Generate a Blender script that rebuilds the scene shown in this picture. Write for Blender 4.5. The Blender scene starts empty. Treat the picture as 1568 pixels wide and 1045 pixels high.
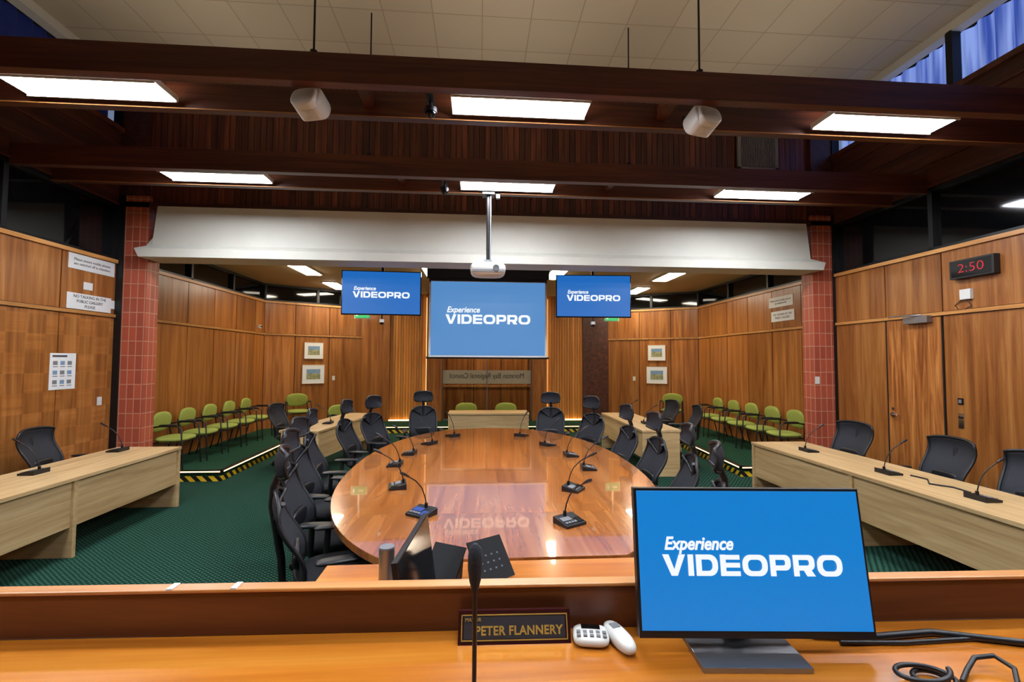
import bpy, math, random
from mathutils import Matrix, Vector
random.seed(7)
sc=bpy.context.scene
try:
    sc.view_settings.view_transform='Standard'
except Exception: pass
PI=math.pi
def lin(c):
    o=[]
    for v in c:
        v/=255.; o.append(v/12.92 if v<=.04045 else ((v+.055)/1.055)**2.4)
    return (*o,1)
# ---------------------------------------------------------------- materials
MATS={}
def newmat(n):
    m=bpy.data.materials.new(n);m.use_nodes=True;nt=m.node_tree;b=nt.nodes['Principled BSDF'];MATS[n]=m
    return m,nt,b
def plain(n,col,rough=.5,metal=0,noise=.08,coat=0,nscale=30,bump=0,trans=0,spec=None):
    m,nt,b=newmat(n)
    tc=nt.nodes.new('ShaderNodeTexCoord');nz=nt.nodes.new('ShaderNodeTexNoise');nz.inputs['Scale'].default_value=nscale
    nt.links.new(tc.outputs['Object'],nz.inputs['Vector'])
    mx=nt.nodes.new('ShaderNodeMix');mx.data_type='RGBA'
    c=lin(col);mx.inputs[6].default_value=tuple(v*(1-noise*2) for v in c[:3])+(1,);mx.inputs[7].default_value=tuple(min(1,v*(1+noise*2)) for v in c[:3])+(1,)
    nt.links.new(nz.outputs['Fac'],mx.inputs[0]);nt.links.new(mx.outputs[2],b.inputs['Base Color'])
    b.inputs['Roughness'].default_value=rough;b.inputs['Metallic'].default_value=metal
    b.inputs['Coat Weight'].default_value=coat;b.inputs['Transmission Weight'].default_value=trans
    if spec is not None:b.inputs['Specular IOR Level'].default_value=spec
    if bump:
        bp=nt.nodes.new('ShaderNodeBump');bp.inputs['Strength'].default_value=bump;bp.inputs['Distance'].default_value=.003
        nt.links.new(nz.outputs['Fac'],bp.inputs['Height']);nt.links.new(bp.outputs[0],b.inputs['Normal'])
    return m
def emis(n,col,s,raw=False):
    m,nt,b=newmat(n)
    b.inputs['Base Color'].default_value=(0.01,.01,.01,1);b.inputs['Roughness'].default_value=.35
    b.inputs['Emission Color'].default_value=lin(col);b.inputs['Emission Strength'].default_value=s
    return m
def wood(n,c1,c2,c3,axis='z',sc_=14,rough=.35,coat=0,checker=False,streak=1.0,varamt=.5,cior=1.5):
    m,nt,b=newmat(n);N=nt.nodes.new;L=nt.links.new
    tc=N('ShaderNodeTexCoord');at=N('ShaderNodeAttribute');at.attribute_name='var'
    cmb=N('ShaderNodeCombineXYZ')
    mul=N('ShaderNodeMath');mul.operation='MULTIPLY';mul.inputs[1].default_value=37.;L(at.outputs['Fac'],mul.inputs[0])
    for i in range(3):L(mul.outputs[0],cmb.inputs[i])
    add=N('ShaderNodeVectorMath');add.operation='ADD';L(tc.outputs['Object'],add.inputs[0]);L(cmb.outputs[0],add.inputs[1])
    def branch(ax):
        mp=N('ShaderNodeMapping');s=[sc_]*3;s['xyz'.index(ax)]=sc_*.05;mp.inputs['Scale'].default_value=s
        L(add.outputs[0],mp.inputs['Vector'])
        nz=N('ShaderNodeTexNoise');nz.inputs['Scale'].default_value=1;nz.inputs['Detail'].default_value=8;nz.inputs['Roughness'].default_value=.62;nz.inputs['Distortion'].default_value=.9
        L(mp.outputs[0],nz.inputs['Vector']);return nz.outputs['Fac']
    f=branch(axis)
    if checker:
        f2=branch('y');ck=N('ShaderNodeTexChecker');ck.inputs['Scale'].default_value=4.2
        mp=N('ShaderNodeMapping');mp.inputs['Location'].default_value=(.06,.0,.0);L(tc.outputs['Object'],mp.inputs['Vector']);L(mp.outputs[0],ck.inputs['Vector'])
        mf=N('ShaderNodeMix');mk=N('ShaderNodeMath');mk.operation='MULTIPLY';mk.inputs[1].default_value=.4;L(ck.outputs['Fac'],mk.inputs[0]);L(mk.outputs[0],mf.inputs[0]);L(f,mf.inputs[2]);L(f2,mf.inputs[3]);f=mf.outputs[0]
    cr=N('ShaderNodeValToRGB');e=cr.color_ramp.elements;e[0].position=.5-.2*streak;e[0].color=lin(c1);e[1].position=.5+.2*streak;e[1].color=lin(c3)
    k=e.new(.5);k.color=lin(c2);L(f,cr.inputs[0])
    ma=N('ShaderNodeMath');ma.operation='MULTIPLY_ADD';ma.inputs[1].default_value=varamt;ma.inputs[2].default_value=1-varamt/2;L(at.outputs['Fac'],ma.inputs[0])
    out=ma.outputs[0]
    if checker:
        m2=N('ShaderNodeMath');m2.operation='MULTIPLY_ADD';m2.inputs[1].default_value=.18;m2.inputs[2].default_value=.91;L(ck.outputs['Fac'],m2.inputs[0])
        m3=N('ShaderNodeMath');m3.operation='MULTIPLY';L(m2.outputs[0],m3.inputs[0]);L(out,m3.inputs[1]);out=m3.outputs[0]
    vm=N('ShaderNodeVectorMath');vm.operation='SCALE';L(cr.outputs[0],vm.inputs[0]);L(out,vm.inputs['Scale']);L(vm.outputs[0],b.inputs['Base Color'])
    b.inputs['Roughness'].default_value=rough;b.inputs['Coat Weight'].default_value=coat;b.inputs['Coat Roughness'].default_value=.03;b.inputs['Coat IOR'].default_value=cior
    return m
wood('wall_wood',(112,62,26),(152,93,42),(184,126,68),'z',9,.3,varamt=.3)
wood('gal_wood',(114,64,26),(152,94,42),(182,122,64),'z',9,.3,varamt=.35)
wood('check_wood',(116,66,28),(152,94,43),(182,124,68),'z',9,.3,checker=True,varamt=.25)
wood('door_wood',(96,48,18),(146,88,40),(192,130,70),'z',16,.3)
wood('trim_wood',(154,102,50),(184,128,68),(205,152,92),'y',12,.35)
wood('beam_wood',(56,25,14),(82,40,24),(106,56,34),'x',12,.4)
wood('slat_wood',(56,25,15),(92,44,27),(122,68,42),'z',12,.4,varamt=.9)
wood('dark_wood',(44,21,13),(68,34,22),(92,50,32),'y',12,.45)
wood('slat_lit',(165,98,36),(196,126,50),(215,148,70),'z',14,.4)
wood('oak_x',(172,138,92),(192,160,112),(208,178,132),'x',16,.38,streak=.9,varamt=.2)
wood('oak_y',(172,138,92),(192,160,112),(208,178,132),'y',16,.38,streak=.9,varamt=.2)
wood('table_wood',(140,78,32),(172,102,45),(196,126,62),'y',9,.2,coat=1,varamt=.2,cior=1.85)
wood('table_edge',(120,64,26),(160,96,42),(180,116,58),'z',9,.2,coat=.4)
wood('desk_wood',(160,88,20),(188,112,32),(208,134,48),'x',10,.22,coat=.5)
wood('rail_wood',(70,32,14),(92,46,22),(114,62,32),'x',10,.35)
wood('cap_wood',(160,98,46),(184,122,62),(200,142,82),'x',10,.35)
plain('black_plastic',(20,21,24),.42,noise=.1)
plain('black_gloss',(10,10,12),.12,noise=.02)
plain('screen_off',(14,14,17),.5,noise=.02,spec=.2)
plain('mesh_fabric',(26,28,36),.75,noise=.15,nscale=220,bump=.4)
plain('seat_fabric',(22,24,29),.85,noise=.15,nscale=150,bump=.3)
plain('black_joint',(14,10,8),.6)
plain('black_metal',(25,24,24),.4,metal=.3)
plain('chrome',(200,200,205),.2,metal=1,noise=.02)
plain('white_paint',(202,200,188),.6,noise=.03,nscale=3)
plain('white_plastic',(216,216,210),.4,noise=.02)
plain('grey_plastic',(120,122,126),.4,noise=.04)
plain('icon_grey',(70,74,84),.4,noise=.04)
plain('silver',(150,150,152),.3,metal=.8,noise=.03)
plain('green_fabric',(146,156,66),.85,noise=.12,nscale=120,bump=.3)
plain('gal_ceiling',(190,168,130),.7,noise=.03)
plain('red_lens',(90,8,8),.2)
plain('paper',(226,228,226),.6,noise=.01)
plain('dark_glass',(6,8,10),.06,noise=.01)
plain('nameplate_red',(52,14,14),.3)
plain('gold',(206,170,84),.35,metal=.4)
plain('ink',(40,40,46),.7)
plain('vent_grey',(120,112,104),.5)
plain('pict',(150,150,110),.6,noise=.5,nscale=18)
plain('lcdsky',(120,150,180),.6,noise=.2,nscale=9)
plain('frost',(158,148,130),.5)
emis('panel_light',(240,245,255),68)
emis('added_uplight',(255,245,230),11)  # added glow for the fixture tops, only to brighten the ceiling
emis('gal_light',(255,240,215),44)
emis('led_strip',(255,214,150),4)
emis('screen_tv',(24,104,188),1.0)
emis('screen_mon',(0,124,206),1.0)
emis('screen_proj',(84,138,196),1.0)
emis('logo_white',(245,250,255),1.0)
emis('led_red',(225,20,40),1.0)
emis('lcd_blue',(40,90,200),.8)
emis('exit_emit',(40,200,110),1.0)
m,nt,b=newmat('curtain_glow');tc=nt.nodes.new('ShaderNodeTexCoord');w=nt.nodes.new('ShaderNodeTexNoise');w.inputs['Scale'].default_value=2
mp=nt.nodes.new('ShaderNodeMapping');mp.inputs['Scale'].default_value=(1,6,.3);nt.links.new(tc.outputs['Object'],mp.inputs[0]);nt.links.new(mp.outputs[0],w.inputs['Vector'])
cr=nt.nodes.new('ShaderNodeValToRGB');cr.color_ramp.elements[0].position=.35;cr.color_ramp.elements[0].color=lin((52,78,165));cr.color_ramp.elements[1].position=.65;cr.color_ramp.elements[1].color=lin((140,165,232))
nt.links.new(w.outputs['Fac'],cr.inputs[0]);nt.links.new(cr.outputs[0],b.inputs['Base Color']);nt.links.new(cr.outputs[0],b.inputs['Emission Color']);b.inputs['Emission Strength'].default_value=.8;b.inputs['Roughness'].default_value=.9  # cloth emits its own colour in place of daylight behind it
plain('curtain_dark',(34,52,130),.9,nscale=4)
def carpet(n,c1,c2):
    m,nt,b=newmat(n);N=nt.nodes.new;L=nt.links.new
    tc=N('ShaderNodeTexCoord');mp=N('ShaderNodeMapping');mp.inputs['Rotation'].default_value=(0,0,math.radians(38))
    L(tc.outputs['Object'],mp.inputs[0])
    w1=N('ShaderNodeTexWave');w1.inputs['Scale'].default_value=7;w1.inputs['Distortion'].default_value=1.2;w1.inputs['Detail'].default_value=1;L(mp.outputs[0],w1.inputs['Vector'])
    w2=N('ShaderNodeTexWave');w2.bands_direction='Y';w2.inputs['Scale'].default_value=11;w2.inputs['Distortion'].default_value=1.5;L(mp.outputs[0],w2.inputs['Vector'])
    mu=N('ShaderNodeMath');mu.operation='MULTIPLY';L(w1.outputs['Fac'],mu.inputs[0]);L(w2.outputs['Fac'],mu.inputs[1])
    nz=N('ShaderNodeTexNoise');nz.inputs['Scale'].default_value=60;L(tc.outputs['Object'],nz.inputs['Vector'])
    ad=N('ShaderNodeMath');ad.operation='MULTIPLY_ADD';ad.inputs[1].default_value=.35;L(nz.outputs['Fac'],ad.inputs[0]);L(mu.outputs[0],ad.inputs[2])
    cr=N('ShaderNodeValToRGB');cr.color_ramp.elements[0].position=.2;cr.color_ramp.elements[0].color=lin(c1);cr.color_ramp.elements[1].position=.85;cr.color_ramp.elements[1].color=lin(c2)
    L(ad.outputs[0],cr.inputs[0]);L(cr.outputs[0],b.inputs['Base Color']);b.inputs['Roughness'].default_value=.95;b.inputs['Specular IOR Level'].default_value=.1
carpet('carpet',(14,40,32),(50,92,76));carpet('carpet_gallery',(24,56,38),(42,80,58))
def brickm(n,c1,c2,mort,bw,bh,ms,off,rough,swap=None,bump=.0,noise=0):
    m,nt,b=newmat(n);N=nt.nodes.new;L=nt.links.new
    tc=N('ShaderNodeTexCoord');v=tc.outputs['Object']
    if swap:
        s=N('ShaderNodeSeparateXYZ');L(v,s.inputs[0]);c=N('ShaderNodeCombineXYZ')
        a=N('ShaderNodeMath');a.operation='ADD';L(s.outputs['X'],a.inputs[0]);L(s.outputs['Y'],a.inputs[1])
        L(a.outputs[0],c.inputs[0]);L(s.outputs['Z'],c.inputs[1]);v=c.outputs[0]
    br=N('ShaderNodeTexBrick');br.offset=off;br.inputs['Scale'].default_value=1;br.inputs['Brick Width'].default_value=bw;br.inputs['Row Height'].default_value=bh;br.inputs['Mortar Size'].default_value=ms
    br.inputs['Color1'].default_value=lin(c1);br.inputs['Color2'].default_value=lin(c2);br.inputs['Mortar'].default_value=lin(mort);br.inputs['Mortar Smooth'].default_value=.1
    L(v,br.inputs['Vector']);L(br.outputs['Color'],b.inputs['Base Color']);b.inputs['Roughness'].default_value=rough
    if bump:
        bp=N('ShaderNodeBump');bp.inputs['Strength'].default_value=bump;bp.inputs['Distance'].default_value=.006;bp.invert=True;L(br.outputs['Fac'],bp.inputs['Height']);L(bp.outputs[0],b.inputs['Normal'])
brickm('ceiling_tile',(184,172,150),(176,164,142),(150,136,114),.6,.6,.006,0,.85)
brickm('brick',(182,86,58),(158,72,50),(190,138,114),.1,.21,.006,0,.5,swap=True,bump=.5)
m,nt,b=newmat('hazard')
tc=nt.nodes.new('ShaderNodeTexCoord')
sx=nt.nodes.new('ShaderNodeSeparateXYZ');nt.links.new(tc.outputs['Object'],sx.inputs[0])
a=nt.nodes.new('ShaderNodeMath');a.operation='ADD';nt.links.new(sx.outputs[0],a.inputs[0]);nt.links.new(sx.outputs[1],a.inputs[1])
a2=nt.nodes.new('ShaderNodeMath');a2.operation='ADD';nt.links.new(a.outputs[0],a2.inputs[0]);nt.links.new(sx.outputs[2],a2.inputs[1])
q=nt.nodes.new('ShaderNodeMath');q.operation='MULTIPLY';q.inputs[1].default_value=6.;nt.links.new(a2.outputs[0],q.inputs[0])
fr=nt.nodes.new('ShaderNodeMath');fr.operation='FRACT';nt.links.new(q.outputs[0],fr.inputs[0])
cr=nt.nodes.new('ShaderNodeValToRGB');cr.color_ramp.interpolation='CONSTANT';cr.color_ramp.elements[0].color=lin((16,16,16));cr.color_ramp.elements[1].position=.5;cr.color_ramp.elements[1].color=lin((226,186,24))
nt.links.new(fr.outputs[0],cr.inputs[0]);nt.links.new(cr.outputs[0],b.inputs['Base Color']);b.inputs['Roughness'].default_value=.6
m,nt,b=newmat('glass');b.inputs['Base Color'].default_value=(.95,.96,.95,1);b.inputs['Roughness'].default_value=.0;b.inputs['Transmission Weight'].default_value=1;b.inputs['IOR'].default_value=1.15
# ---------------------------------------------------------------- builder
class B:
    def __init__(s): s.v=[];s.f=[];s.m=[];s.a=[];s.sm=[];s.M=Matrix.Identity(4);s.mats=[]
    def mi(s,n):
        if n not in s.mats:s.mats.append(n)
        return s.mats.index(n)
    def add(s,vs,fs,mat,smooth=False,var=None):
        o=len(s.v);k=s.mi(mat);va=random.random() if var is None else var
        s.v+= [tuple(s.M@Vector(p)) for p in vs]; s.a+=[va]*len(vs)
        for f in fs: s.f.append([i+o for i in f]);s.m.append(k);s.sm.append(smooth)
    def box(s,x0,x1,y0,y1,z0,z1,mat,var=None):
        vs=[(x,y,z) for z in(z0,z1) for y in(y0,y1) for x in(x0,x1)]
        s.add(vs,[(0,2,3,1),(4,5,7,6),(0,1,5,4),(2,6,7,3),(0,4,6,2),(1,3,7,5)],mat,False,var)
    def prism(s,poly,z0,z1,mat,var=None,smooth=False):
        n=len(poly);vs=[(x,y,z0) for x,y in poly]+[(x,y,z1) for x,y in poly]
        s.add(vs,[tuple(range(n))[::-1],tuple(range(n,2*n))],mat,False,var)
        s.add(vs,[(i,(i+1)%n,n+(i+1)%n,n+i) for i in range(n)],mat,smooth,var)
    def prof(s,poly,x0,x1,mat,var=None,x0t=None):
        n=len(poly);vs=[(x0,y,z) for y,z in poly]+[(x1,y,z) for y,z in poly]
        s.add(vs,[tuple(range(n)),tuple(range(n,2*n))[::-1]]+[(i,n+i,n+(i+1)%n,(i+1)%n) for i in range(n)],mat,False,var)
    def tube(s,pts,r,mat,seg=10,flat=1.0,close=True):
        pts=[Vector(p) for p in pts];n=len(pts);rs=r if isinstance(r,(list,tuple)) else [r]*n
        vs=[];prev=None
        for i,p in enumerate(pts):
            t=(pts[min(i+1,n-1)]-pts[max(i-1,0)]).normalized()
            if prev is None:
                u=t.cross(Vector((0,0,1)))
                if u.length<.1:u=t.cross(Vector((1,0,0)))
            else: u=prev-t*prev.dot(t)
            u.normalize();prev=u;w=t.cross(u)
            for k in range(seg):
                a=2*PI*k/seg;vs.append(tuple(p+(u*math.cos(a)+w*math.sin(a)*flat)*rs[i]))
        fs=[(i*seg+k,i*seg+(k+1)%seg,(i+1)*seg+(k+1)%seg,(i+1)*seg+k) for i in range(n-1) for k in range(seg)]
        s.add(vs,fs,mat,True,0.5);s.add(vs[:seg],[tuple(range(seg))[::-1]],mat,False,.5);s.add(vs[-seg:],[tuple(range(seg))],mat,False,.5)
    def cyl(s,p0,p1,r,mat,seg=16,r1=None): s.tube([p0,p1],[r,r if r1 is None else r1],mat,seg)
    def ball(s,c,r,mat,sx=1,sy=1,sz=1,seg=14,rings=9,z0=-1.,z1=1.):
        vs=[];fs=[]
        for i in range(rings+1):
            ph=-PI/2+PI*i/rings;zz=max(z0,min(z1,math.sin(ph)));cc=math.cos(ph)
            for k in range(seg):
                a=2*PI*k/seg;vs.append((c[0]+r*sx*cc*math.cos(a),c[1]+r*sy*cc*math.sin(a),c[2]+r*sz*zz))
        for i in range(rings):
            for k in range(seg):fs.append((i*seg+k,i*seg+(k+1)%seg,(i+1)*seg+(k+1)%seg,(i+1)*seg+k))
        s.add(vs,fs,mat,True,.5)
    def pad(s,cx,cy,cz,wx,wy,wz,mat,p=4.,seg=28,rings=10,bend=None):
        vs=[];fs=[]
        def sg(v,e):return math.copysign(abs(v)**e,v)
        e=2./p
        for i in range(rings+1):
            ph=-PI/2+PI*i/rings
            for k in range(seg):
                a=2*PI*k/seg
                x=sg(math.cos(ph),.55)*sg(math.cos(a),e)*wx/2;y=sg(math.cos(ph),.55)*sg(math.sin(a),e)*wy/2;z=sg(math.sin(ph),.8)*wz/2
                if bend:x,y,z=bend(x,y,z)
                vs.append((cx+x,cy+y,cz+z))
        for i in range(rings):
            for k in range(seg):fs.append((i*seg+k,i*seg+(k+1)%seg,(i+1)*seg+(k+1)%seg,(i+1)*seg+k))
        s.add(vs,fs,mat,True,.5)
    def grid(s,fn,nu,nv,mat,th=.012,smooth=True):
        vs=[];
        for side in(0,1):
            for i in range(nu+1):
                for j in range(nv+1):
                    p=Vector(fn(i/nu,j/nv))
                    if side:p=p+Vector((0,-th,0))
                    vs.append(tuple(p))
        n=(nu+1)*(nv+1);fs=[]
        I=lambda i,j:i*(nv+1)+j
        for i in range(nu):
            for j in range(nv):
                fs.append((I(i,j),I(i,j+1),I(i+1,j+1),I(i+1,j)));fs.append((n+I(i,j),n+I(i+1,j),n+I(i+1,j+1),n+I(i,j+1)))
        for i in range(nu):
            fs.append((I(i,0),I(i+1,0),n+I(i+1,0),n+I(i,0)));fs.append((I(i,nv),n+I(i,nv),n+I(i+1,nv),I(i+1,nv)))
        for j in range(nv):
            fs.append((I(0,j),n+I(0,j),n+I(0,j+1),I(0,j+1)));fs.append((I(nu,j),I(nu,j+1),n+I(nu,j+1),n+I(nu,j)))
        s.add(vs,fs,mat,smooth,.5)
    def mesh(s,name):
        me=bpy.data.meshes.new(name);me.from_pydata(s.v,[],s.f)
        for n in s.mats:me.materials.append(MATS[n])
        me.polygons.foreach_set('material_index',s.m);me.polygons.foreach_set('use_smooth',s.sm)
        at=me.attributes.new('var','FLOAT','POINT');at.data.foreach_set('value',s.a);me.update();return me
    def obj(s,name,loc=(0,0,0),rz=0,bevel=0,parent=None,rx=0):
        return place(s.mesh(name),name,loc,rz,bevel,parent,rx)
def place(me,name,loc=(0,0,0),rz=0,bevel=0,parent=None,rx=0):
    o=bpy.data.objects.new(name,me);bpy.context.collection.objects.link(o);o.location=loc;o.rotation_euler=(rx,0,rz)
    if bevel:
        md=o.modifiers.new('bevel','BEVEL');md.width=bevel;md.segments=2;md.limit_method='ANGLE';md.angle_limit=math.radians(50)
    if parent:o.parent=parent
    return o
def text(body,parent,loc,size,mat,sx=1,shear=0,off=0,rot=(PI/2,0,0),align='CENTER',name='lettering',ext=.0008,sp=1.0):
    c=bpy.data.curves.new(name,'FONT');c.body=body;c.size=size;c.shear=shear;c.offset=off;c.extrude=ext;c.align_x=align;c.align_y='CENTER';c.space_character=sp
    c.materials.append(MATS[mat]);o=bpy.data.objects.new(name,c);bpy.context.collection.objects.link(o)
    o.parent=parent;o.location=loc;o.rotation_euler=rot;o.scale=(sx,1,1);return o
# wide block capitals of the logo, drawn as flat stroke polygons
def block_word(b,word,w,h,y,x0,z0,mat):
    t=h*.235;cw=w/8.15
    def band(P,Q):
        n=len(P);vs=[(p[0],y,p[1]) for p in P]+[(q[0],y,q[1]) for q in Q];b.add(vs,[(i,i+1,n+i+1,n+i) for i in range(n-1)],mat,False,.5)
    def quad(p):b.add([(a,y,c) for a,c in p],[(0,1,2,3)],mat,False,.5)
    def rrect(xa,xb,za,zb,r,rl):
        pts=[]
        for cx_,cz_,a0,rr in((xb-r,zb-r,90,r),(xb-r,za+r,0,r),(xa+rl,za+rl,-90,rl),(xa+rl,zb-rl,-180,rl)):
            for k in range(7):
                a=math.radians(a0-k*15);pts.append((cx_+rr*math.cos(a),cz_+rr*math.sin(a)))
        pts.append(pts[0]);return pts
    x=x0
    for ch in word:
        wd=cw*{'V':1.05,'I':.26,'D':1.0,'E':.9,'O':1.15,'P':.95,'R':.98}[ch];za,zb=z0,z0+h;tw=t*1.25
        if ch=='V':
            m_=x+wd/2;quad([(x,zb),(x+tw*1.15,zb),(m_+tw*.12,za+t*.9),(m_-tw*.55,za)]);quad([(x+wd-tw*1.15,zb),(x+wd,zb),(m_+tw*.55,za),(m_-tw*.12,za+t*.9)]);quad([(m_-tw*.55,za),(m_+tw*.55,za),(m_+tw*.3,za+t),(m_-tw*.3,za+t)])
        if ch=='I':quad([(x,za),(x+tw,za),(x+tw,zb),(x,zb)])
        if ch=='O':band(rrect(x,x+wd,za,zb,h*.42,h*.42),rrect(x+tw,x+wd-tw,za+t,zb-t,h*.22,h*.22))
        if ch=='D':band(rrect(x,x+wd,za,zb,h*.42,.0001),rrect(x+tw,x+wd-tw,za+t,zb-t,h*.22,.0001))
        if ch=='E':
            quad([(x,za),(x+tw,za),(x+tw,zb),(x,zb)])
            for zz in(za,za+h/2-t*.45,zb-t):quad([(x+tw,zz),(x+wd,zz),(x+wd,zz+t*.95),(x+tw,zz+t*.95)])
        if ch in'PR':
            quad([(x,za),(x+tw,za),(x+tw,zb),(x,zb)]);zm=za+h*.27
            band(rrect(x+tw*.5,x+wd,zm,zb,h*.28,.0001),rrect(x+tw,x+wd-tw,zm+t,zb-t,h*.1,.0001))
            if ch=='R':quad([(x+wd-tw*1.5,za),(x+wd,za),(x+wd*.62+tw*.7,zm+t*.3),(x+wd*.62-tw*.7,zm+t*.3)])
        x+=wd+cw*.11
    return x-x0
def logo(parent,w,y,cz=0,mat='logo_white'):
    b=B()
    block_word(b,'VIDEOPRO',.80*w,.086*w,0,0,0,mat)
    xs=[v[0] for v in b.v];s=.775*w/(max(xs)-min(xs));b.v=[(v[0]*s-.39*w,v[1],v[2]) for v in b.v]
    b.obj('logo_word',(0,y-.0012,cz-.052*w),parent=parent)
    text('Experience',parent,(-.38*w,y,cz+.076*w),.074*w,mat,sx=.9,shear=.25,off=.0018*w,align='LEFT',name='logo_tagline')
# ---------------------------------------------------------------- camera
psi=math.atan(.071);th=.042;ro=.005
cam=bpy.data.cameras.new('camera');co=bpy.data.objects.new('camera',cam);bpy.context.collection.objects.link(co)
cam.lens=16;cam.sensor_width=36;cam.clip_start=.02
co.matrix_world=Matrix.Translation((0,0,1.85))@Matrix.Rotation(-psi,4,'Z')@Matrix.Rotation(PI/2+th,4,'X')@Matrix.Rotation(ro,4,'Z')
sc.camera=co
w=bpy.data.worlds.new('world');sc.world=w;w.use_nodes=True;w.node_tree.nodes['Background'].inputs[0].default_value=(.5,.65,1,1);w.node_tree.nodes['Background'].inputs[1].default_value=.3
# ---------------------------------------------------------------- shell
XL,XR=-5.3,5.78;GL,GR=-5.25,5.75;YB=-2.6;CZ=6.05
b=B();b.box(XL-.3,XR+.3,YB-.2,14.8,-.1,0,'carpet');b.obj('floor')
b=B();b.box(XL-.2,XR+.2,YB,7.2,CZ,CZ+.1,'ceiling_tile');b.obj('ceiling')
b=B();b.box(GL-.2,GR+.2,7.25,13.2,3.7,3.8,'gal_ceiling')
b.obj('ceiling_gallery')
out=[(-3.88,7.25),(-3.95,9.5),(-2.6,11.7),(3.05,11.7),(4.35,9.5),(4.2,7.1)]
poly=[(GL,7.25)]+out+[(GR,7.1),(GR,11.6),(3.7,12.9),(-3.2,12.9),(GL,11.5)]
b=B();b.prism(poly,0,.15,'carpet_gallery')
path=[(-4.88,7.25)]+out+[(5.4,7.1)]
for (x0,y0),(x1,y1) in zip(path[:-1],path[1:]):
    d=Vector((x1-x0,y1-y0,0));L=d.length;a=math.atan2(d.y,d.x)
    M=Matrix.Translation((x0,y0,0))@Matrix.Rotation(a,4,'Z')
    b.M=M;b.box(-.01,L+.01,-.035,.04,.13,.165,'black_metal');b.box(0,L,-.04,-.034,.143,.158,'led_strip')
    b.box(0,L,-.008,.0,.0,.08,'hazard')
b.obj('floor_gallery_step')
def panel_wall(name,p0,p1,side,seams,ztop=3.25,trim=2.46,lower='wall_wood',upper='wall_wood',glass_to=None,z0=0,doors=None,top=None):
    b=B();d=Vector((p1[0]-p0[0],p1[1]-p0[1],0));L=d.length;a=math.atan2(d.y,d.x)
    b.M=Matrix.Translation((p0[0],p0[1],0))@Matrix.Rotation(a,4,'Z')@Matrix.Scale(side,4,(0,1,0))
    b.box(0,L,.03,.12,z0,ztop,'black_joint')
    for s0,s1 in zip(seams[:-1],seams[1:]):
        g=.008
        b.box(s0+g,s1-g,0,.035,z0,trim-.03,lower);b.box(s0+g,s1-g,0,.035,trim+.03,ztop-.02,upper)
    b.box(0,L,-.025,.03,trim-.022,trim+.022,'trim_wood');b.box(0,L,-.03,.1,ztop-.02,ztop+.03,'trim_wood')
    if glass_to:
        b.box(0,L,.06,.09,ztop+.03,glass_to,'dark_glass')
        n=max(1,round(L/1.5))
        for i in range(n+1):
            x=L*i/n;b.box(max(0,x-.03),min(L,x+.03),0,.1,ztop+.03,glass_to,'black_metal')
        b.box(0,L,0,.1,glass_to-.05,glass_to,'black_metal');b.box(0,L,0,.1,ztop+.03,ztop+.07,'black_metal')
    if top: top(b,L)
    return b.obj(name)
def upper(b,L):
    b.box(0,L,0,.12,4.1,5.2,'dark_wood')
    for z in(4.1,4.4,4.68,4.96):b.box(0,L,-.02,.01,z,z+.02,'beam_wood')
    b.box(0,L,-.05,.12,5.17,5.24,'beam_wood');b.box(0,L,-.02,.12,5.93,6.05,'white_paint')
    n=5
    for i in range(n+1):
        x=L*i/n;b.box(max(0,x-.04),min(L,x+.04),-.02,.1,5.2,5.95,'black_metal')
LL=7-YB
def seams(L,w,off=0):
    s=[0];x=off if off>0 else w
    while x<L-.15:s.append(x);x+=w
    return s+[L]
sl=sorted([0]+[6.12-YB-.9*i for i in range(10) if 6.12-YB-.9*i>0]+[LL])
panel_wall('wall_left',(XL,YB),(XL,7),1,sl,lower='check_wood',glass_to=4.1,top=upper)
sr=sorted([0]+[6.08-YB,5.28-YB,4.3-YB,3.3-YB,2.3-YB,1.3-YB,.3-YB,LL])
panel_wall('wall_right',(XR,YB),(XR,7),-1,sr,trim=2.46,glass_to=4.1,top=upper)
def curt(name,x,sgn,mat):
    b=B();nu=240;vs=[]
    for i in range(nu+1):
        y=YB+(7-YB)*i/nu;dx=.03*math.sin(i*1.3)+.012*math.sin(i*.37)
        vs+=[(x+dx,y,5.2),(x+dx,y,5.97)]
    fs=[(2*i,2*i+2,2*i+3,2*i+1) for i in range(nu)]
    b.add(vs,fs,mat,True,.5);b.box(min(x+sgn*.05,x+sgn*.08),max(x+sgn*.05,x+sgn*.08),YB,7,5.2,6.05,'black_joint');b.obj(name)
curt('window_curtain',XL-.2,-1,'curtain_dark');curt('window_curtain',XR+.2,1,'curtain_glow')
panel_wall('wall_back',(XR,YB),(XL,YB),-1,seams(XR-XL,1.1),top=lambda b,L:b.box(0,L,0,.12,3.25,6.05,'dark_wood'))
panel_wall('wall_gallery_left',(GL,7.25),(GL,11.5),1,seams(4.25,.82,.5),lower='gal_wood',upper='gal_wood',glass_to=3.7,z0=.15)
panel_wall('wall_gallery_right',(GR,7.25),(GR,11.6),-1,seams(4.35,.82,.5),lower='gal_wood',upper='gal_wood',glass_to=3.7,z0=.15)
Ld=math.hypot(2.05,1.4)
panel_wall('wall_gallery_diagonal_left',(GL,11.5),(-3.2,12.9),1,seams(Ld,.84,.7),lower='gal_wood',upper='gal_wood',glass_to=3.7,z0=.15)
panel_wall('wall_gallery_diagonal_right',(GR,11.6),(3.7,12.9),-1,seams(math.hypot(2.05,1.3),.84,.7),lower='gal_wood',upper='gal_wood',glass_to=3.7,z0=.15)
b=B()
b.box(-3.3,-2.5,12.86,13,.15,3.7,'gal_wood',.35)
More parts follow.
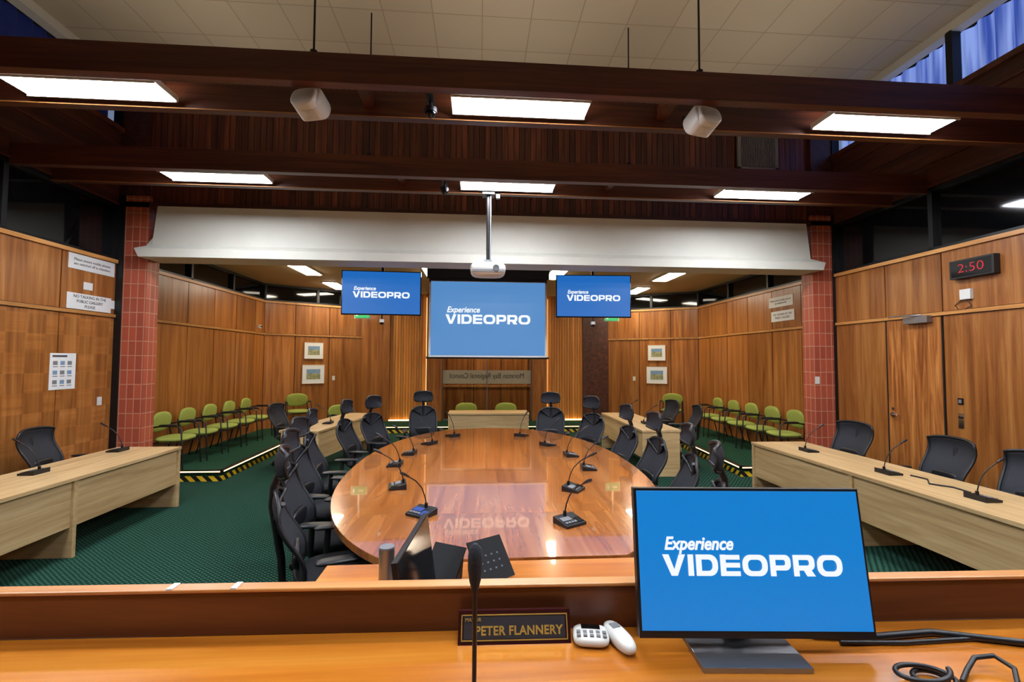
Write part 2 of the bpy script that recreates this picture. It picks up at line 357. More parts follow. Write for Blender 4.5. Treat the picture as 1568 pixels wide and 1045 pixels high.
for xa,xb in((-2.5,-1.47),(1.91,2.96)):
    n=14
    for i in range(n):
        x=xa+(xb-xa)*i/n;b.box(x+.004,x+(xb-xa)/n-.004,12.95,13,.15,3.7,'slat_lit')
    b.box(xa,xb,13,13.05,.15,3.7,'black_joint')
    b.box(xa,xb,12.88,12.93,.15,.18,'led_strip')
    if xa<0:b.box(xb-.02,xb,12.92,12.95,.2,3.6,'led_strip')
    else:b.box(xa,xa+.02,12.92,12.95,.2,3.6,'led_strip')
b.box(-1.47,-1.05,12.8,13,.15,3.7,'gal_wood',.4);b.box(1.48,1.91,12.8,13,.15,3.7,'gal_wood',.4)
b.box(2.96,3.8,12.9,13,.15,3.7,'dark_wood',.9)
b.box(-1.05,1.48,12.8,13,2.75,3.7,'gal_wood',.4)
b.obj('wall_gallery_rear')
b=B()
b.box(-1.05,1.48,12.9,12.91,.15,2.75,'glass')
for x in(-1.05,.2,1.45):b.box(x,x+.03,12.88,12.93,.15,2.75,'silver')
b.box(-1.05,1.48,12.88,12.93,2.7,2.75,'silver');b.box(-1.05,1.48,12.88,12.93,.15,.2,'silver')
b.box(-1.02,1.45,12.885,12.895,1.18,1.56,'frost')
gp=b.obj('window_partition')
text('Moreton Bay Regional Council',gp,(.215,12.88,1.4),.2,'ink',sx=-.85,name='etched_lettering')
b=B()
for i in range(5):b.box(-1.9+i*.86+.01,-1.9+(i+1)*.86-.01,14.4,14.45,.0,3.7,'wall_wood')
b.box(-1.9,2.4,14.45,14.5,0,3.7,'black_joint');b.box(-1.9,2.4,14.37,14.4,1.0,1.06,'trim_wood')
b.box(-1.95,-1.9,13,14.5,0,3.7,'gal_wood');b.box(2.4,2.45,13,14.5,0,3.7,'gal_wood');b.box(-1.95,2.45,13,14.5,3.7,3.75,'gal_ceiling')
b.box(-.4,.8,13.4,13.7,3.66,3.69,'gal_light')  # unseen lobby panel, added to brighten the space behind the glass
b.obj('wall_lobby')
b=B();b.box(-5.21,-4.88,7.0,7.25,0,4.25,'brick');b.box(-5.34,-5.21,6.98,7.25,0,4.25,'black_metal');b.obj('brick_column')
b=B();b.box(5.4,5.74,7.0,7.25,0,4.25,'brick');b.box(5.74,5.84,6.98,7.25,0,4.25,'black_metal');b.obj('brick_column')
b=B()
prof=[(7.25,3.3),(6.78,3.3),(6.78,3.42),(6.9,3.5),(6.93,4.08),(7.25,4.08)]
n=len(prof)
xl=[-4.86,-4.86,-4.92,-4.76,-4.72,-4.72];xr=[5.42,5.42,5.46,5.3,5.26,5.26]
vs=[(xl[i],*prof[i]) for i in range(n)]+[(xr[i],*prof[i]) for i in range(n)]
b.add(vs,[tuple(range(n)),tuple(range(n,2*n))[::-1]]+[(i,n+i,n+(i+1)%n,(i+1)%n) for i in range(n)],'white_paint')
b.obj('white_bulkhead_beam')
b=B();b.box(XL,XR,7.12,7.25,4.08,CZ,'black_joint')
x=-5.25
while x<5.7:
    b.box(x+.004,x+.086,7.06,7.13,4.08,CZ-.01,'slat_wood');x+=.09
for xx in(-5.3,5.4):b.box(xx,xx+.38,6.98,7.2,4.25,CZ,'dark_wood')
b.box(XL,XR,7.0,7.06,4.08,4.16,'beam_wood')
b.obj('wall_front_slats')
b=B();b.box(4.15,4.83,7.0,7.06,4.95,5.55,'black_metal')
b.box(4.2,4.78,6.99,7.0,5.0,5.5,'black_joint')
for i in range(20):b.box(4.2+i*.029,4.209+i*.029,6.97,6.99,5.0,5.5,'vent_grey')
for i in range(16):b.box(4.2,4.78,6.975,6.985,5.0+i*.031,5.006+i*.031,'vent_grey')
for r in((4.15,4.83,4.95,5.0),(4.15,4.83,5.5,5.55),(4.15,4.2,4.95,5.55),(4.78,4.83,4.95,5.55)):b.box(r[0],r[1],6.96,7.0,r[2],r[3],'vent_grey')
b.obj('air_vent_grille')
CX=.34
for Y0 in(3.6,5.42,1.75,-.2):
    b=B()
    b.box(XL,XR,Y0,Y0+.09,4.04,4.28,'beam_wood');b.box(XL,XR,Y0+.5,Y0+.58,4.04,4.28,'beam_wood')
    b.box(XL,XR,Y0+.497,Y0+.5,4.04,4.05,'cap_wood')  # paler strip paints the light along the rear beam's lower edge
    for k in(-2.1,-.9,.9,2.1):b.box(CX+k*1.5-.04,CX+k*1.5+.04,Y0+.09,Y0+.5,4.12,4.26,'beam_wood')
    for X in(CX-1.68,CX+1.5):
        b.cyl((X,Y0+.04,4.2),(X,Y0+.04,CZ),.009,'black_metal',8);b.cyl((X,Y0+.04,4.28),(X,Y0+.04,4.31),.03,'black_metal',10)
    b.obj('ceiling_beam_pair',bevel=.004)
    for k in(-3.56,0,3.4):
        c=B();c.box(-.57,.57,-.13,.13,-.012,.0,'panel_light');c.box(-.6,.6,-.16,.16,0,.05,'white_plastic')
        for q in((-.6,.6,-.145,-.132),(-.6,.6,.132,.145)):c.box(*q,-.015,0,'white_plastic')
        c.box(-.57,.57,-.13,.13,.05,.056,'added_uplight')  # hidden glowing top face, added to lift the ceiling
        c.obj('light_panel',(CX+k,Y0+.29,4.07))
for X,Y in((-3.6,9.6),(-1.0,9.6),(1.62,9.6),(4.1,9.6),(-3.6,11.6),(4.1,11.6)):
    c=B();c.box(-.15,.15,-.5,.5,-.012,0,'gal_light');c.box(-.18,.18,-.53,.53,0,.02,'white_plastic');c.obj('gallery_light_panel',(X,Y,3.68))
b=B();b.pad(0,0,0,.25,.2,.23,'white_plastic',p=9);b.pad(0,-.08,-.03,.22,.1,.19,'white_plastic',p=7)
b.box(-.02,.02,.0,.14,.09,.13,'black_metal');b.box(-.04,.04,.1,.14,.05,.2,'black_metal');sp=b.mesh('speaker')
for X in(-1.42,1.95):
    place(sp,'wall_speaker',(X,3.84,3.98),rz=math.radians(-14 if X<0 else 14),rx=math.radians(-22))
b=B();b.cyl((0,0,0),(0,0,.04),.055,'black_plastic');b.ball((0,0,0),.047,'black_gloss');b.tube([(0,0,.04),(0,0,.1)],.015,'black_metal');b.box(-.03,.03,-.2,.19,.09,.11,'black_metal');dm=b.mesh('dome')
place(dm,'dome_security_camera',(-.44,3.9,3.99));place(dm,'dome_security_camera',(-.46,5.74,3.99))
b=B();b.pad(0,0,0,.46,.34,.19,'white_plastic',p=9,rings=10);b.cyl((.1,-.15,0),(.1,-.19,0),.04,'black_gloss');b.box(-.2,.2,-.172,-.165,-.05,-.02,'grey_plastic')
b.tube([(0,0,.07),(0,0,1.03)],.024,'black_metal',12);b.tube([(.03,-.02,.07),(.03,-.02,1.03)],.01,'silver',6);b.box(-.08,.08,-.08,.08,.99,1.03,'black_metal');b.box(-.05,.05,-.05,.05,.09,.13,'grey_plastic')
b.box(.1,.15,-.05,.0,.95,1.03,'black_gloss')
b.obj('ceiling_projector',(.1,5.95,3.03))
b=B();b.box(-1.12,1.12,.0,.09,1.42,1.66,'black_plastic');b.box(-1.08,1.08,.03,.04,-.03,1.42,'black_plastic')
b.box(-1.045,1.045,.018,.03,.01,1.36,'screen_proj');b.cyl((-1.12,.035,-.03),(1.12,.035,-.03),.02,'black_metal')
for q in((-1.08,-1.045),(1.045,1.08)):b.box(q[0],q[1],.019,.031,0,1.37,'paper')
b.box(-1.08,1.08,.019,.031,1.34,1.37,'paper');b.box(-1.08,1.08,.019,.031,-.02,.01,'paper')
b.box(-.9,-.86,.02,.06,1.66,1.78,'black_metal');b.box(.86,.9,.02,.06,1.66,1.78,'black_metal')
ps=b.obj('projection_screen',(.155,8.3,1.92));logo(ps,2.0,.012,.69)
def tv(X,ry):
    b=B();b.box(-.64,.64,0,.05,-.365,.365,'black_gloss');b.box(-.625,.625,-.004,.0,-.345,.35,'screen_tv')
    b.box(-.2,.2,.05,.1,-.15,.15,'black_metal');b.tube([(0,.08,0),(0,.08,.74)],.025,'black_metal');b.box(-.1,.1,.0,.16,.735,.755,'black_metal')
    b.tube([(0,.06,-.2),(0,.06,-.43)],.012,'black_metal');b.cyl((0,.06,-.43),(0,.06,-.48),.04,'white_plastic');b.ball((0,.06,-.485),.036,'black_gloss')
    o=b.obj('television',(X,7.6,2.945),rz=ry);logo(o,1.18,-.006,-.02);return o
tv(-1.62,math.radians(3));tv(1.93,math.radians(-3))
b=B();b.box(-.18,.18,0,.03,-.09,.09,'exit_emit');b.box(-.2,.2,.03,.05,-.11,.11,'white_plastic');b.box(-.15,-.1,-.003,0,-.05,.05,'paper');b.box(0,.12,-.003,0,-.02,.02,'paper');b.box(-.02,.02,.0,.05,.1,.68,'white_plastic');em=b.mesh('exit')
place(em,'exit_sign',(-3.05,12.0,3.02));place(em,'exit_sign',(3.55,12.0,3.02))
# ---------------------------------------------------------------- table
TX=.17
def hw(Y):
    t=abs((Y-4.85)/2.52)
    return 1.44*max(0,(1-t**2.2))**(1/2.2)
Y0=2.55
ys=[Y0+(7.37-Y0)*(0.5-0.5*math.cos(PI*i/48)) for i in range(49)]
outl=[(TX+hw(y),y) for y in ys]+[(TX-hw(y),y) for y in ys[::-1]][1:]
b=B()
b.prism(outl,.715,.757,'table_edge',.5,True)
def clipstrip(y0,y1,side):
    P=[y0+(y1-y0)*i/12 for i in range(13)]
    if side>0:return [(TX+.001,y0)]+[(TX+max(.003,hw(y)-.002),y) for y in P]+[(TX+.001,y1)]
    return [(TX-.001,y1)]+[(TX-max(.003,hw(y)-.002),y) for y in P[::-1]]+[(TX-.001,y0)]
segs=[2.552,3.3,4.1,4.85,5.6,6.4,7.368]
for y0,y1 in zip(segs[:-1],segs[1:]):
    for sd_ in(1,-1):b.prism(clipstrip(y0,y1-.002,sd_),.757,.76,'table_wood')
for yy in(3.4,4.85,6.3):b.box(TX-.45,TX+.45,yy-.05,yy+.05,0,.715,'table_edge',.4)
b.box(TX-.06,TX+.06,3.4,6.3,.1,.715,'table_edge',.2)
b.obj('oval_conference_table')
# ---------------------------------------------------------------- mic unit
def mic(lcd=False):
    b=B();b.prof([(-.07,0),(.075,0),(.075,.045),(-.07,.018)],-.085,.085,'black_plastic')
    b.M=Matrix.Translation((0,0,.033))@Matrix.Rotation(.184,4,'X')
    for i in range(4):b.box(-.07+i*.025,-.052+i*.025,-.05,-.03,0,.004,'grey_plastic')
    b.box(.03,.075,-.055,.0,0,.003,'lcd_blue' if lcd else 'black_gloss');b.box(-.07,.01,-.015,.03,-.001,.003,'lcd_blue' if lcd else 'grey_plastic')
    b.M=Matrix.Identity(4)
    b.cyl((0,.05,.03),(0,.05,.07),.012,'black_metal')
    pts=[(0,.05,.06),(0,.035,.12),(0,-.0,.19),(0,-.06,.25),(0,-.14,.30)]
    b.tube(pts,.0045,'black_metal',8);b.tube([(0,-.14,.30),(0,-.17,.318),(0,-.2,.332)],[.008,.011,.009],'black_plastic',10);b.cyl((0,-.135,.297),(0,-.14,.30),.0085,'red_lens')
    return b.mesh('mic')
mm=mic();ml=mic(True)
MP=[(-.40,3.28,1),(-.69,3.98,0),(-.86,4.8,0),(-.80,5.36,0),(-.64,5.98,0),(-.375,6.57,0),(.61,3.05,0),(.80,3.83,0),(1.1,4.55,0),(1.05,5.18,0),(.88,5.83,0),(.61,6.57,0)]
for x,y,l in MP:
    a=math.atan2(y-4.85 if abs(y-4.85)>.9 else (y-4.85)*.4,(x-.12)*2.2)
    place(ml if l else mm,'gooseneck_microphone',(x,y,.7605),rz=a+PI/2,bevel=.003)
# ---------------------------------------------------------------- chairs
def office(head=True):
    b=B()
    for i in range(5):
        a=2*PI*i/5+.3;c,s=math.cos(a),math.sin(a)
        b.tube([(0.03*c,.03*s,.13),(.18*c,.18*s,.105),(.3*c,.3*s,.075)],[.026,.02,.015],'black_plastic',8)
        b.cyl((.3*c-.028*s,.3*s+.028*c,.03),(.3*c+.028*s,.3*s-.028*c,.03),.03,'black_plastic',12);b.cyl((.3*c,.3*s,.05),(.3*c,.3*s,.085),.009,'black_metal',8)
    b.cyl((0,0,.1),(0,0,.22),.033,'black_plastic');b.cyl((0,0,.2),(0,0,.42),.018,'chrome')
    b.pad(0,-.02,.41,.24,.3,.07,'black_plastic')
    b.pad(0,.02,.475,.51,.5,.1,'seat_fabric',p=3.6,bend=lambda x,y,z:(x,y,z-.12*max(0,y-.12)**1.0+ .25*x*x))
    zt=1.04 if head else 1.05;wb,wt=(.44,.46) if head else (.46,.50)
    def yb(z):
        return -.24-.055*(1-math.cos((z-.5)/.55*PI*1.1))*.9+.03*math.sin((z-.5)/.3*PI) if z<1.2 else -.3
    def f(u,v):
        z=.52+(zt-.52)*v
        wd=(wb+(wt-wb)*math.sin(v*PI*.75))*(1-.35*max(0,v-.7)**1.5*3)
        if not head: wd=(.44+.08*math.sin(v*PI*.6))
        x=(u-.5)*wd;y=yb(z)+.9*x*x
        return (x,y,z-((.06 if head else .03)*(2*abs(u-.5))**3*v))
    b.grid(f,10,12,'mesh_fabric',.01)
    fr=[f(0,v/10) for v in range(11)]+[f(u/10,1) for u in range(1,11)]+[f(1,1-v/10) for v in range(1,11)]+[f(1-u/10,0) for u in range(1,11)]
    b.tube([(x,y-.006,z) for x,y,z in fr],.014,'black_plastic',8)
    b.tube([(0,-.05,.40),(0,-.2,.40),(0,-.31,.47),(0,-.32,.62),(0,-.35,.8),(0,-.375,.95)]+([(0,-.37,1.06),(0,-.34,1.14)] if head else []),.024,'black_plastic',10,flat=1)
    b.pad(0,-.235,.64,.3,.05,.13,'black_plastic',p=4)
    if head:
        for s in(-1,1):b.tube([(0,-.36,.86),(s*.12,-.34,.95),(s*.17,-.31,1.0)],.014,'black_plastic',8)
        def h(u,v):
            x=(u-.5)*(.32-.06*abs(v-.4));z=1.12+.18*v;y=-.33+.05*math.sin(v*PI)*-.3+x*x*2.2-.03*v+.03*v*v
            return (x,y,z-.05*(2*abs(u-.5))**3*(v-.5))
        b.grid(h,10,8,'mesh_fabric',.018)
        fr=[h(0,v/8) for v in range(9)]+[h(u/8,1) for u in range(1,9)]+[h(1,1-v/8) for v in range(1,9)]+[h(1-u/8,0) for u in range(1,9)]
        b.tube([(x,y-.01,z) for x,y,z in fr],.013,'black_plastic',8)
    for s in(-1,1):
        b.tube([(s*.1,-.05,.41),(s*.27,-.05,.42),(s*.3,-.05,.5),(s*.3,-.04,.66)],[.018,.02,.022,.02],'black_plastic',10)
        b.pad(s*.3,.0,.675,.09,.27,.03,'black_plastic',p=4)
    return b.mesh('office_chair')
oc=office(True);lc=office(False)
def chair(me,name,x,y,deg,z=0):
    place(me,name,(x,y,z),rz=math.radians(deg))
for x,y,d in((-1.22,2.95,-70),(-1.47,3.65,-88),(-1.69,4.40,-98),(-1.84,5.15,-84),(-1.80,6.3,-100),(-1.6,7.0,-122),(-.97,8.05,-172),
             (1.22,7.75,165),(1.72,6.85,125),(1.84,5.55,100),(1.86,4.7,95),(1.82,3.85,80),(1.60,2.98,68)):
    r=math.radians(d);chair(oc,'mesh_office_chair',x-.33*math.sin(r),y+.33*math.cos(r),d)
for x,y,d in((-4.7,5.62,-80),(-4.62,3.4,-90),(4.66,5.72,95),(4.68,4.55,85),(4.66,3.7,95),(4.66,2.5,90)):
    chair(lc,'low_back_office_chair',x,y,d)
for x,y,d in((3.6,8.0,80),(3.6,9.0,95),(-3.3,8.4,-95)):
    chair(lc,'low_back_office_chair',x,y,d)
def green():
    b=B()
    for s in(-1,1):
        b.tube([(s*.27,.24,0),(s*.265,.22,.3),(s*.26,.2,.62),(s*.26,.12,.66),(s*.26,-.1,.66),(s*.24,-.22,.64)],.012,'black_metal',8)
        b.tube([(s*.26,-.3,0),(s*.25,-.2,.42),(s*.235,-.24,.7)],.012,'black_metal',8)
        b.pad(s*.262,.02,.675,.05,.26,.03,'black_plastic')
        b.tube([(s*.265,.21,.4),(s*.25,-.2,.4)],.01,'black_metal',8)
    b.tube([(-.25,-.2,.4),(.25,-.2,.4)],.01,'black_metal',8);b.tube([(-.265,.2,.4),(.265,.2,.4)],.01,'black_metal',8)
    b.pad(0,.0,.445,.5,.47,.085,'green_fabric',p=3.2)
    b.M=Matrix.Translation((0,-.25,.7))@Matrix.Rotation(PI/2-.15,4,'X')
    b.pad(0,0,0,.5,.32,.07,'green_fabric',p=2.8,bend=lambda x,y,z:(x,y,z-1.0*x*x*.6+.0))
    return b.mesh('green_chair')
gc=green()
for Y in(7.62,8.25,8.9,9.55,10.2):
    chair(gc,'green_armchair',-4.78,Y,-85,.15);chair(gc,'green_armchair',5.28,Y,85,.15)
chair(gc,'green_armchair',-4.35,11.35,-150,.15);chair(gc,'green_armchair',4.9,11.35,150,.15)
chair(gc,'green_armchair',-.3,10.45,180,0);chair(gc,'green_armchair',.62,10.45,180,0);chair(gc,'green_armchair',-2.9,10.1,-120,0)
# ---------------------------------------------------------------- side desks
def longdesk(name,x0,x1,y0,y1,front,legs,loc=(0,0,0),rz=0):
    b=B();wood_='oak_y'
    b.box(x0,x1,y0,y1,.705,.74,wood_)
    fx=x1 if front>0 else x0
    s=front
    px=fx-s*.03
    b.box(min(px,px-s*.02),max(px,px-s*.02),y0+.03,y1-.03,.28,.705,wood_)
    for y in legs:
        xa=fx-s*.005;xb=(x0 if s>0 else x1)+s*.03
        b.box(min(xa,xb),max(xa,xb),y-.02,y+.02,0,.705,'oak_x')
    return b.obj(name,loc,rz,bevel=.003)
longdesk('timber_desk',-4.5,-3.74,1.6,6.08,1,(6.05,4.58,3.1,1.65))
longdesk('timber_desk',3.74,4.5,1.6,6.08,-1,(6.05,4.4,2.9,1.65))
longdesk('timber_desk',2.6,3.25,7.15,9.6,-1,(7.18,9.57))
longdesk('timber_desk',-.32,.32,-1.2,1.2,1,(-1.17,1.17),(-2.6,8.5,0),math.radians(-9))
b=B();b.box(-.85,.85,-.3,.3,.705,.74,'oak_x');b.box(-.83,.83,-.27,-.25,.1,.705,'oak_x');b.box(-.84,-.8,-.28,.28,0,.705,'oak_x');b.box(.8,.84,-.28,.28,0,.705,'oak_x')
b.obj('timber_desk',(.2,9.85,0),bevel=.003)
for x,y,a in((-4.3,5.8,-90),(-4.25,4.72,-90),(-4.25,3.2,-90),(4.07,5.4,90),(4.07,4.3,90),(4.07,3.45,90),(-2.6,8.1,-90),(2.95,7.9,90),(2.95,8.9,90)):
    place(mm,'gooseneck_microphone',(x,y,.7405),rz=math.radians(a),bevel=.003)
b=B();b.tube([(4.2,4.2,.748),(4.22,4.05,.748),(4.08,3.9,.748),(4.18,3.78,.748),(4.16,3.62,.748)],.007,'black_plastic',8);b.obj('microphone_cable')
# clerk desk
b=B();b.box(-.8,1.05,1.22,2.53,.715,.755,'desk_wood',.7);b.box(-.78,-.74,1.24,2.5,0,.715,'rail_wood');b.box(.99,1.03,1.24,2.5,0,.715,'rail_wood');b.box(-.74,.99,2.4,2.43,.1,.715,'rail_wood')
b.obj('clerk_desk',bevel=.004)
b=B();b.cyl((0,0,0),(0,0,.012),.042,'black_plastic',24);b.cyl((0,0,.012),(0,0,.225),.036,'silver',24);b.cyl((0,0,.225),(0,0,.231),.034,'grey_plastic',24);b.obj('cylinder_speaker',(-.42,2.18,.755))
def monitor(w,h,bx,screen,tilt):
    b=B()
    b.box(-w*.22+bx,w*.22+bx,-.055,.12,0,.012,'silver');b.box(-.035+bx,.035+bx,.05,.07,.01,h*.6,'silver')
    b.M=Matrix.Translation((0,0,.04))@Matrix.Rotation(-tilt,4,'X')
    b.box(-w/2,w/2,0,.022,0,h,'black_plastic');b.box(-w*.3,w*.3,.02,.05,h*.2,h*.75,'black_plastic')
    b.box(-w/2+.006,w/2-.006,-.002,.0,.016,h-.006,screen)
    return b
b=monitor(.54,.33,0,'black_gloss',.14);b.obj('computer_monitor',(-.22,1.95,.755),rz=math.radians(85),bevel=.002)
def touch(lit,k=1.0):
    b=B()
    b.prof([(-.07,0),(.07,0),(.09,.15*k),(.08,.15*k),(-.07,.012)],-.06,.06,'black_plastic')
    b.M=Matrix.Translation((0,-.002,.095*k))@Matrix.Rotation(math.radians(48),4,'X')
    b.box(-.1*k,.1*k,-.105*k,.105*k,0,.008,'screen_off')
    if lit:
        for i in range(4):
            for j in range(3):b.box(-.06+i*.034,-.05+i*.034,-.05+j*.034,-.042+j*.034,.008,.0086,'icon_grey')
    return b.mesh('touch')
place(touch(False,.9),'conference_touch_panel',(-.165,2.31,.755),rz=math.radians(-28));place(touch(True),'conference_touch_panel',(.06,2.33,.755),rz=math.radians(32))
# ---------------------------------------------------------------- mayor desk
rzd=math.radians(-1.5);DZ=1.185
b=B()
b.box(-2.4,2.8,-.65+.0,.05,-.04,0,'desk_wood',.5)
b.box(-2.4,2.8,.04,.062,-.0,.103,'rail_wood',.5);b.box(-2.4,2.8,.034,.07,.103,.112,'cap_wood',.5)
b.box(-2.4,2.8,.065,.085,-1.16,.0,'rail_wood',.4)
b.box(-2.4,-2.36,-.6,.05,-1.16,-.04,'rail_wood');b.box(2.76,2.8,-.6,.05,-1.16,-.04,'rail_wood')
md=b.obj('mayoral_desk',(0,1.11,DZ),rz=rzd,bevel=.003)
b=B();b.box(XL+.02,XR-.02,YB+.02,.95,0,.4,'carpet_gallery');b.obj('floor_dais')
b=monitor(.535,.325,-.03,'screen_mon',.15);mo=b.obj('computer_monitor',(.632,1.01,DZ),rz=-psi,bevel=.002)
e=bpy.data.objects.new('logo_mount',None);bpy.context.collection.objects.link(e);e.parent=mo;e.location=(0,0,.04);e.rotation_euler=(-.15,0,0)
logo(e,.535,-.0035,.16)
b=B();b.prof([(-.02,0),(.02,0),(.012,.066),(.004,.066)],-.133,.133,'nameplate_red')
b.M=Matrix.Translation((0,-.0205,0))@Matrix.Rotation(-.348,4,'X')
for q in((-.126,.126,.008,.0105),(-.126,.126,.06,.0625),(-.126,-.1235,.008,.0625),(.1235,.126,.008,.0625)):b.box(q[0],q[1],-.001,.001,q[2],q[3],'gold')
b.box(-.12,.12,-.0008,.001,.012,.058,'ink')
npl=b.obj('nameplate',(.088,1.11,DZ),rz=rzd)
text('PETER FLANNERY',npl,(.010,-.0125,.027),.026,'gold',sx=.96,rot=(PI/2-.348,0,0),off=.0007,ext=.0004,sp=1.06)
text('MAYOR',npl,(-.098,-.0062,.05),.011,'gold',rot=(PI/2-.348,0,0),ext=.0004,name='title_lettering')
b=B();b.pad(0,0,.014,.085,.07,.026,'white_plastic',p=4);b.box(-.022,.022,.004,.022,.0255,.0275,'black_gloss')
for i in range(5):
    for j in range(2):b.box(-.034+i*.015,-.025+i*.015,-.026+j*.014,-.017+j*.014,.025,.028,'grey_plastic')
b.obj('desk_timer_remote',(.268,1.09,DZ),rz=-.15)
b=B();b.pad(0,0,.017,.043,.115,.032,'white_plastic',p=2.6);b.box(-.01,.01,.01,.03,.031,.034,'grey_plastic');b.obj('computer_mouse',(.332,1.075,DZ),rz=.25)
b=B();b.pad(0,0,.018,.13,.13,.035,'black_plastic',p=4);b.tube([(0,0,.03),(0,.003,.15),(0,.0,.27)],.0042,'black_metal',8);b.cyl((0,0,.03),(0,0,.06),.011,'black_metal')
b.tube([(0,0,.25),(0,0,.27),(0,0,.29),(0,0,.31),(0,0,.325),(0,0,.333)],[.006,.011,.0135,.0135,.011,.004],'mesh_fabric',14)
b.obj('gooseneck_microphone',(-.005,.84,DZ))
b=B();b.tube([(.8,1.07,DZ+.012),(.95,1.05,DZ+.01),(1.1,1.06,DZ+.009),(1.3,1.0,DZ+.009),(1.6,1.02,DZ+.009)],.008,'black_plastic',8)
b.tube([(.85,1.04,DZ+.006),(1.0,1.03,DZ+.006),(1.2,1.035,DZ+.006),(1.45,.97,DZ+.006)],.005,'black_plastic',8);b.obj('power_cable')
b=B();pts=[]
for i in range(60):
    a=i/59*4*PI;pts.append((.93+.045*math.cos(a)+.02*math.sin(a*.5),.905+.03*math.sin(a),DZ+.006+i*.0004))
b.tube(pts,.005,'black_plastic',8)
cp=[(1.0,.9,.006),(1.04,.925,.012),(1.08,.945,.022),(1.12,.94,.028),(1.13,.91,.02),(1.1,.88,.01),(1.1,.855,.006),(1.18,.84,.006),(1.3,.86,.006)]
b.tube([(x,y,DZ+z) for x,y,z in cp],.005,'black_plastic',8);b.obj('coiled_cable')
for x in(-.735,-.585):
    b=B();b.box(-.007,.007,-.003,.026,.0,.003,'white_plastic');b.box(-.007,.007,-.005,-.003,-.008,.003,'white_plastic');b.obj('cable_clip',(x,1.15-x*.026+.0,DZ+.112),rz=rzd)
# ---------------------------------------------------------------- wall details
def sign(name,w,h,lines,loc,rz,size,frame=None,mat='paper'):
    b=B();b.box(-w/2,w/2,-.006,0,-h/2,h/2,mat);o=b.obj(name,loc,rz)
    for i,t in enumerate(lines):text(t,o,(0,-.007,(len(lines)/2-.5-i)*size*1.15),size,'ink',sx=1,name='lettering_%d'%i)
    return o
RL=math.radians(90);RR=math.radians(-90)
sign('phone_notice_sign',.74,.2,['Please ensure mobile phones','are switched off in chambers'],(XL+.001,6.58,3.12),RL,.05)
sign('small_notice',.14,.1,[],(XL+.001,6.52,2.82),RL,.02)
sign('quiet_notice_sign',.7,.21,['NO TALKING IN THE','PUBLIC GALLERY','PLEASE'],(XL+.001,6.56,2.6),RL,.055)
sign('white_device',.07,.12,[],(XL-.0,6.94,2.62),RL,.02)
# safety poster with printed blocks
b=B();b.box(-.18,.18,-.006,0,-.23,.23,'paper')
b.box(-.15,.05,-.008,-.006,.18,.205,'icon_grey')
for i in range(3):
    for j in range(3):
        b.box(-.14+i*.1,-.08+i*.1,-.008,-.006,.08-j*.12,.13-j*.12,'lcdsky' if (i+j)%2 else 'grey_plastic');b.box(-.14+i*.1,-.075+i*.1,-.008,-.006,.055-j*.12,.062-j*.12,'ink')
b.obj('safety_poster',(XL+.001,6.2,1.68),RL)
sign('phone_notice_sign',.7,.2,['Please ensure mobile phones','are switched off'],(GR-.001,8.3,3.0),RR,.05);sign('quiet_notice_sign',.66,.2,['NO TALKING IN THE','PUBLIC GALLERY'],(GR-.001,8.25,2.72),RR,.055)
def switch(loc,rz):
    b=B();b.box(-.035,.035,-.01,0,-.058,.058,'white_plastic');b.box(-.008,.008,-.014,-.01,-.012,.012,'white_plastic');b.obj('light_switch',loc,rz)
switch((5.44,6.999,1.55),0);switch((XL+.001,6.78,1.25),RL)
da=math.atan2(1.4,2.05);dR=math.atan2(-1.3,2.05)
def pict(X,z,w,h,left=True):
    b=B();b.box(-w/2,w/2,-.02,0,-h/2,h/2,'paper')
    for q in((-w/2,w/2,-h/2,-h/2+.012),(-w/2,w/2,h/2-.012,h/2),(-w/2,-w/2+.012,-h/2,h/2),(w/2-.012,w/2,-h/2,h/2)):b.box(q[0],q[1],-.025,-.02,q[2],q[3],'trim_wood')
    b.box(-w*.3,w*.3,-.022,-.02,-h*.26,h*.26,'pict');b.box(-w*.3,w*.3,-.0225,-.02,.02,h*.26,'lcdsky')
    if left:y=11.5+(X-GL)*1.4/2.05;o=b.obj('framed_picture',(X+.01,y-.012,z),da)
    else:y=11.6+(GR-X)*1.3/2.05;o=b.obj('framed_picture',(X-.01,y-.012,z),dR)
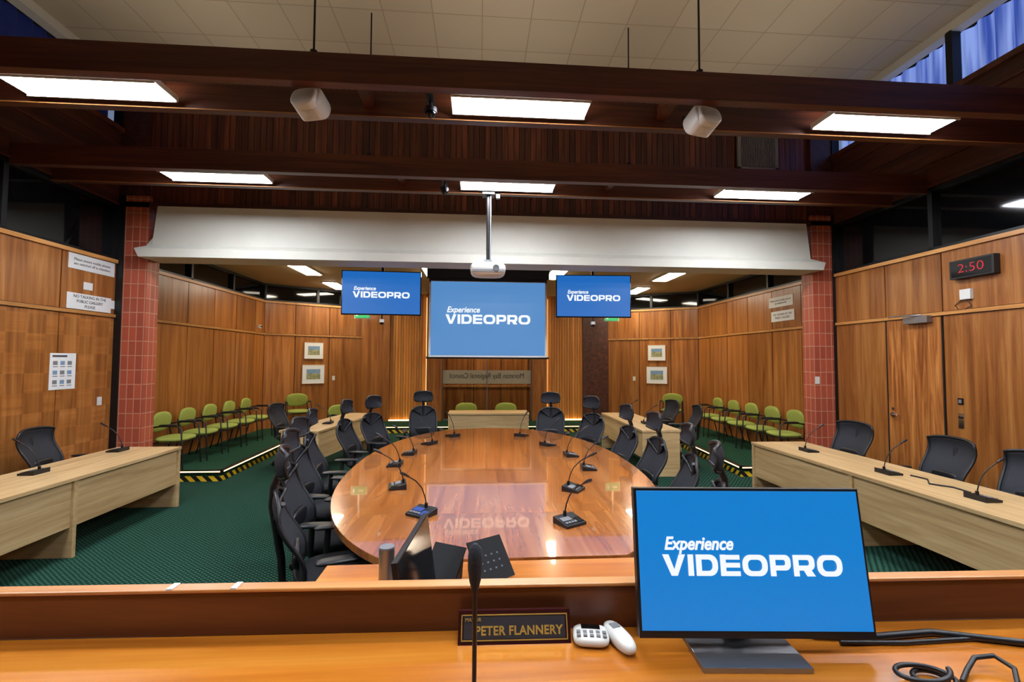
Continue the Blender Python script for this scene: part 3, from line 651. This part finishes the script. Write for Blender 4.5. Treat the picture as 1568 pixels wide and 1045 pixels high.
pict(-4.3,2.07,.48,.44);pict(-4.3,1.46,.56,.5);pict(4.85,2.07,.48,.44,False);pict(4.85,1.46,.56,.48,False)
switch((-3.87,12.43,1.35),da);switch((4.32,12.49,1.35),dR)
b=B();b.box(-.38,.38,-.012,0,.02,2.42,'door_wood');b.box(-.4,-.385,-.014,0,0,2.43,'black_joint');b.box(.385,.4,-.014,0,0,2.43,'black_joint')
b.cyl((-.31,-.01,1.12),(-.31,-.03,1.12),.03,'chrome');b.tube([(-.31,-.03,1.12),(-.31,-.06,1.12),(-.2,-.06,1.12)],.009,'chrome',8);b.cyl((-.31,-.012,1.2),(-.31,-.02,1.2),.02,'chrome')
b.box(-.05,.28,-.09,-.01,2.36,2.45,'silver');b.tube([(.2,-.07,2.46),(-.1,-.22,2.46),(-.3,-.05,2.47)],.01,'silver',8)
b.obj('door_1',(XR-.001,5.68,0),RR)
b=B();b.box(-.03,.03,-.01,0,-.09,.09,'chrome');b.cyl((0,-.01,.04),(0,-.03,.04),.015,'black_metal');b.obj('door_lock_plate',(XR-.001,5.1,1.15),RR);b=B();b.box(-.03,.03,-.01,0,-.04,.04,'black_metal');b.box(-.015,.015,-.018,-.01,-.02,.02,'grey_plastic');b.obj('door_pull',(XR-.001,5.1,1.38),RR)
b=B();b.box(-.24,.24,-.08,0,-.11,.11,'black_plastic');b.box(-.22,.22,-.083,-.08,-.09,.09,'black_gloss')
ck=b.obj('digital_wall_clock',(XR-.001,4.87,2.96),RR,bevel=.004)
text('2:50',ck,(0,-.085,0),.15,'led_red',sx=1.15,off=-.003)
b=B();b.box(-.06,.06,-.04,0,-.06,.06,'white_plastic');b.tube([(0,-.02,-.06),(.05,-.015,-.14),(-.08,-.012,-.2),(-.14,-.012,-.12),(-.05,-.012,-.05)],.005,'black_plastic',6);b.obj('power_outlet',(XR-.001,4.98,2.66),RR)
b=B();b.box(-.04,.04,-.05,0,-.04,.04,'white_plastic');b.cyl((0,-.05,0),(0,-.065,0),.02,'black_gloss');b.obj('motion_sensor',(GL+.001,11.2,2.62),RL)
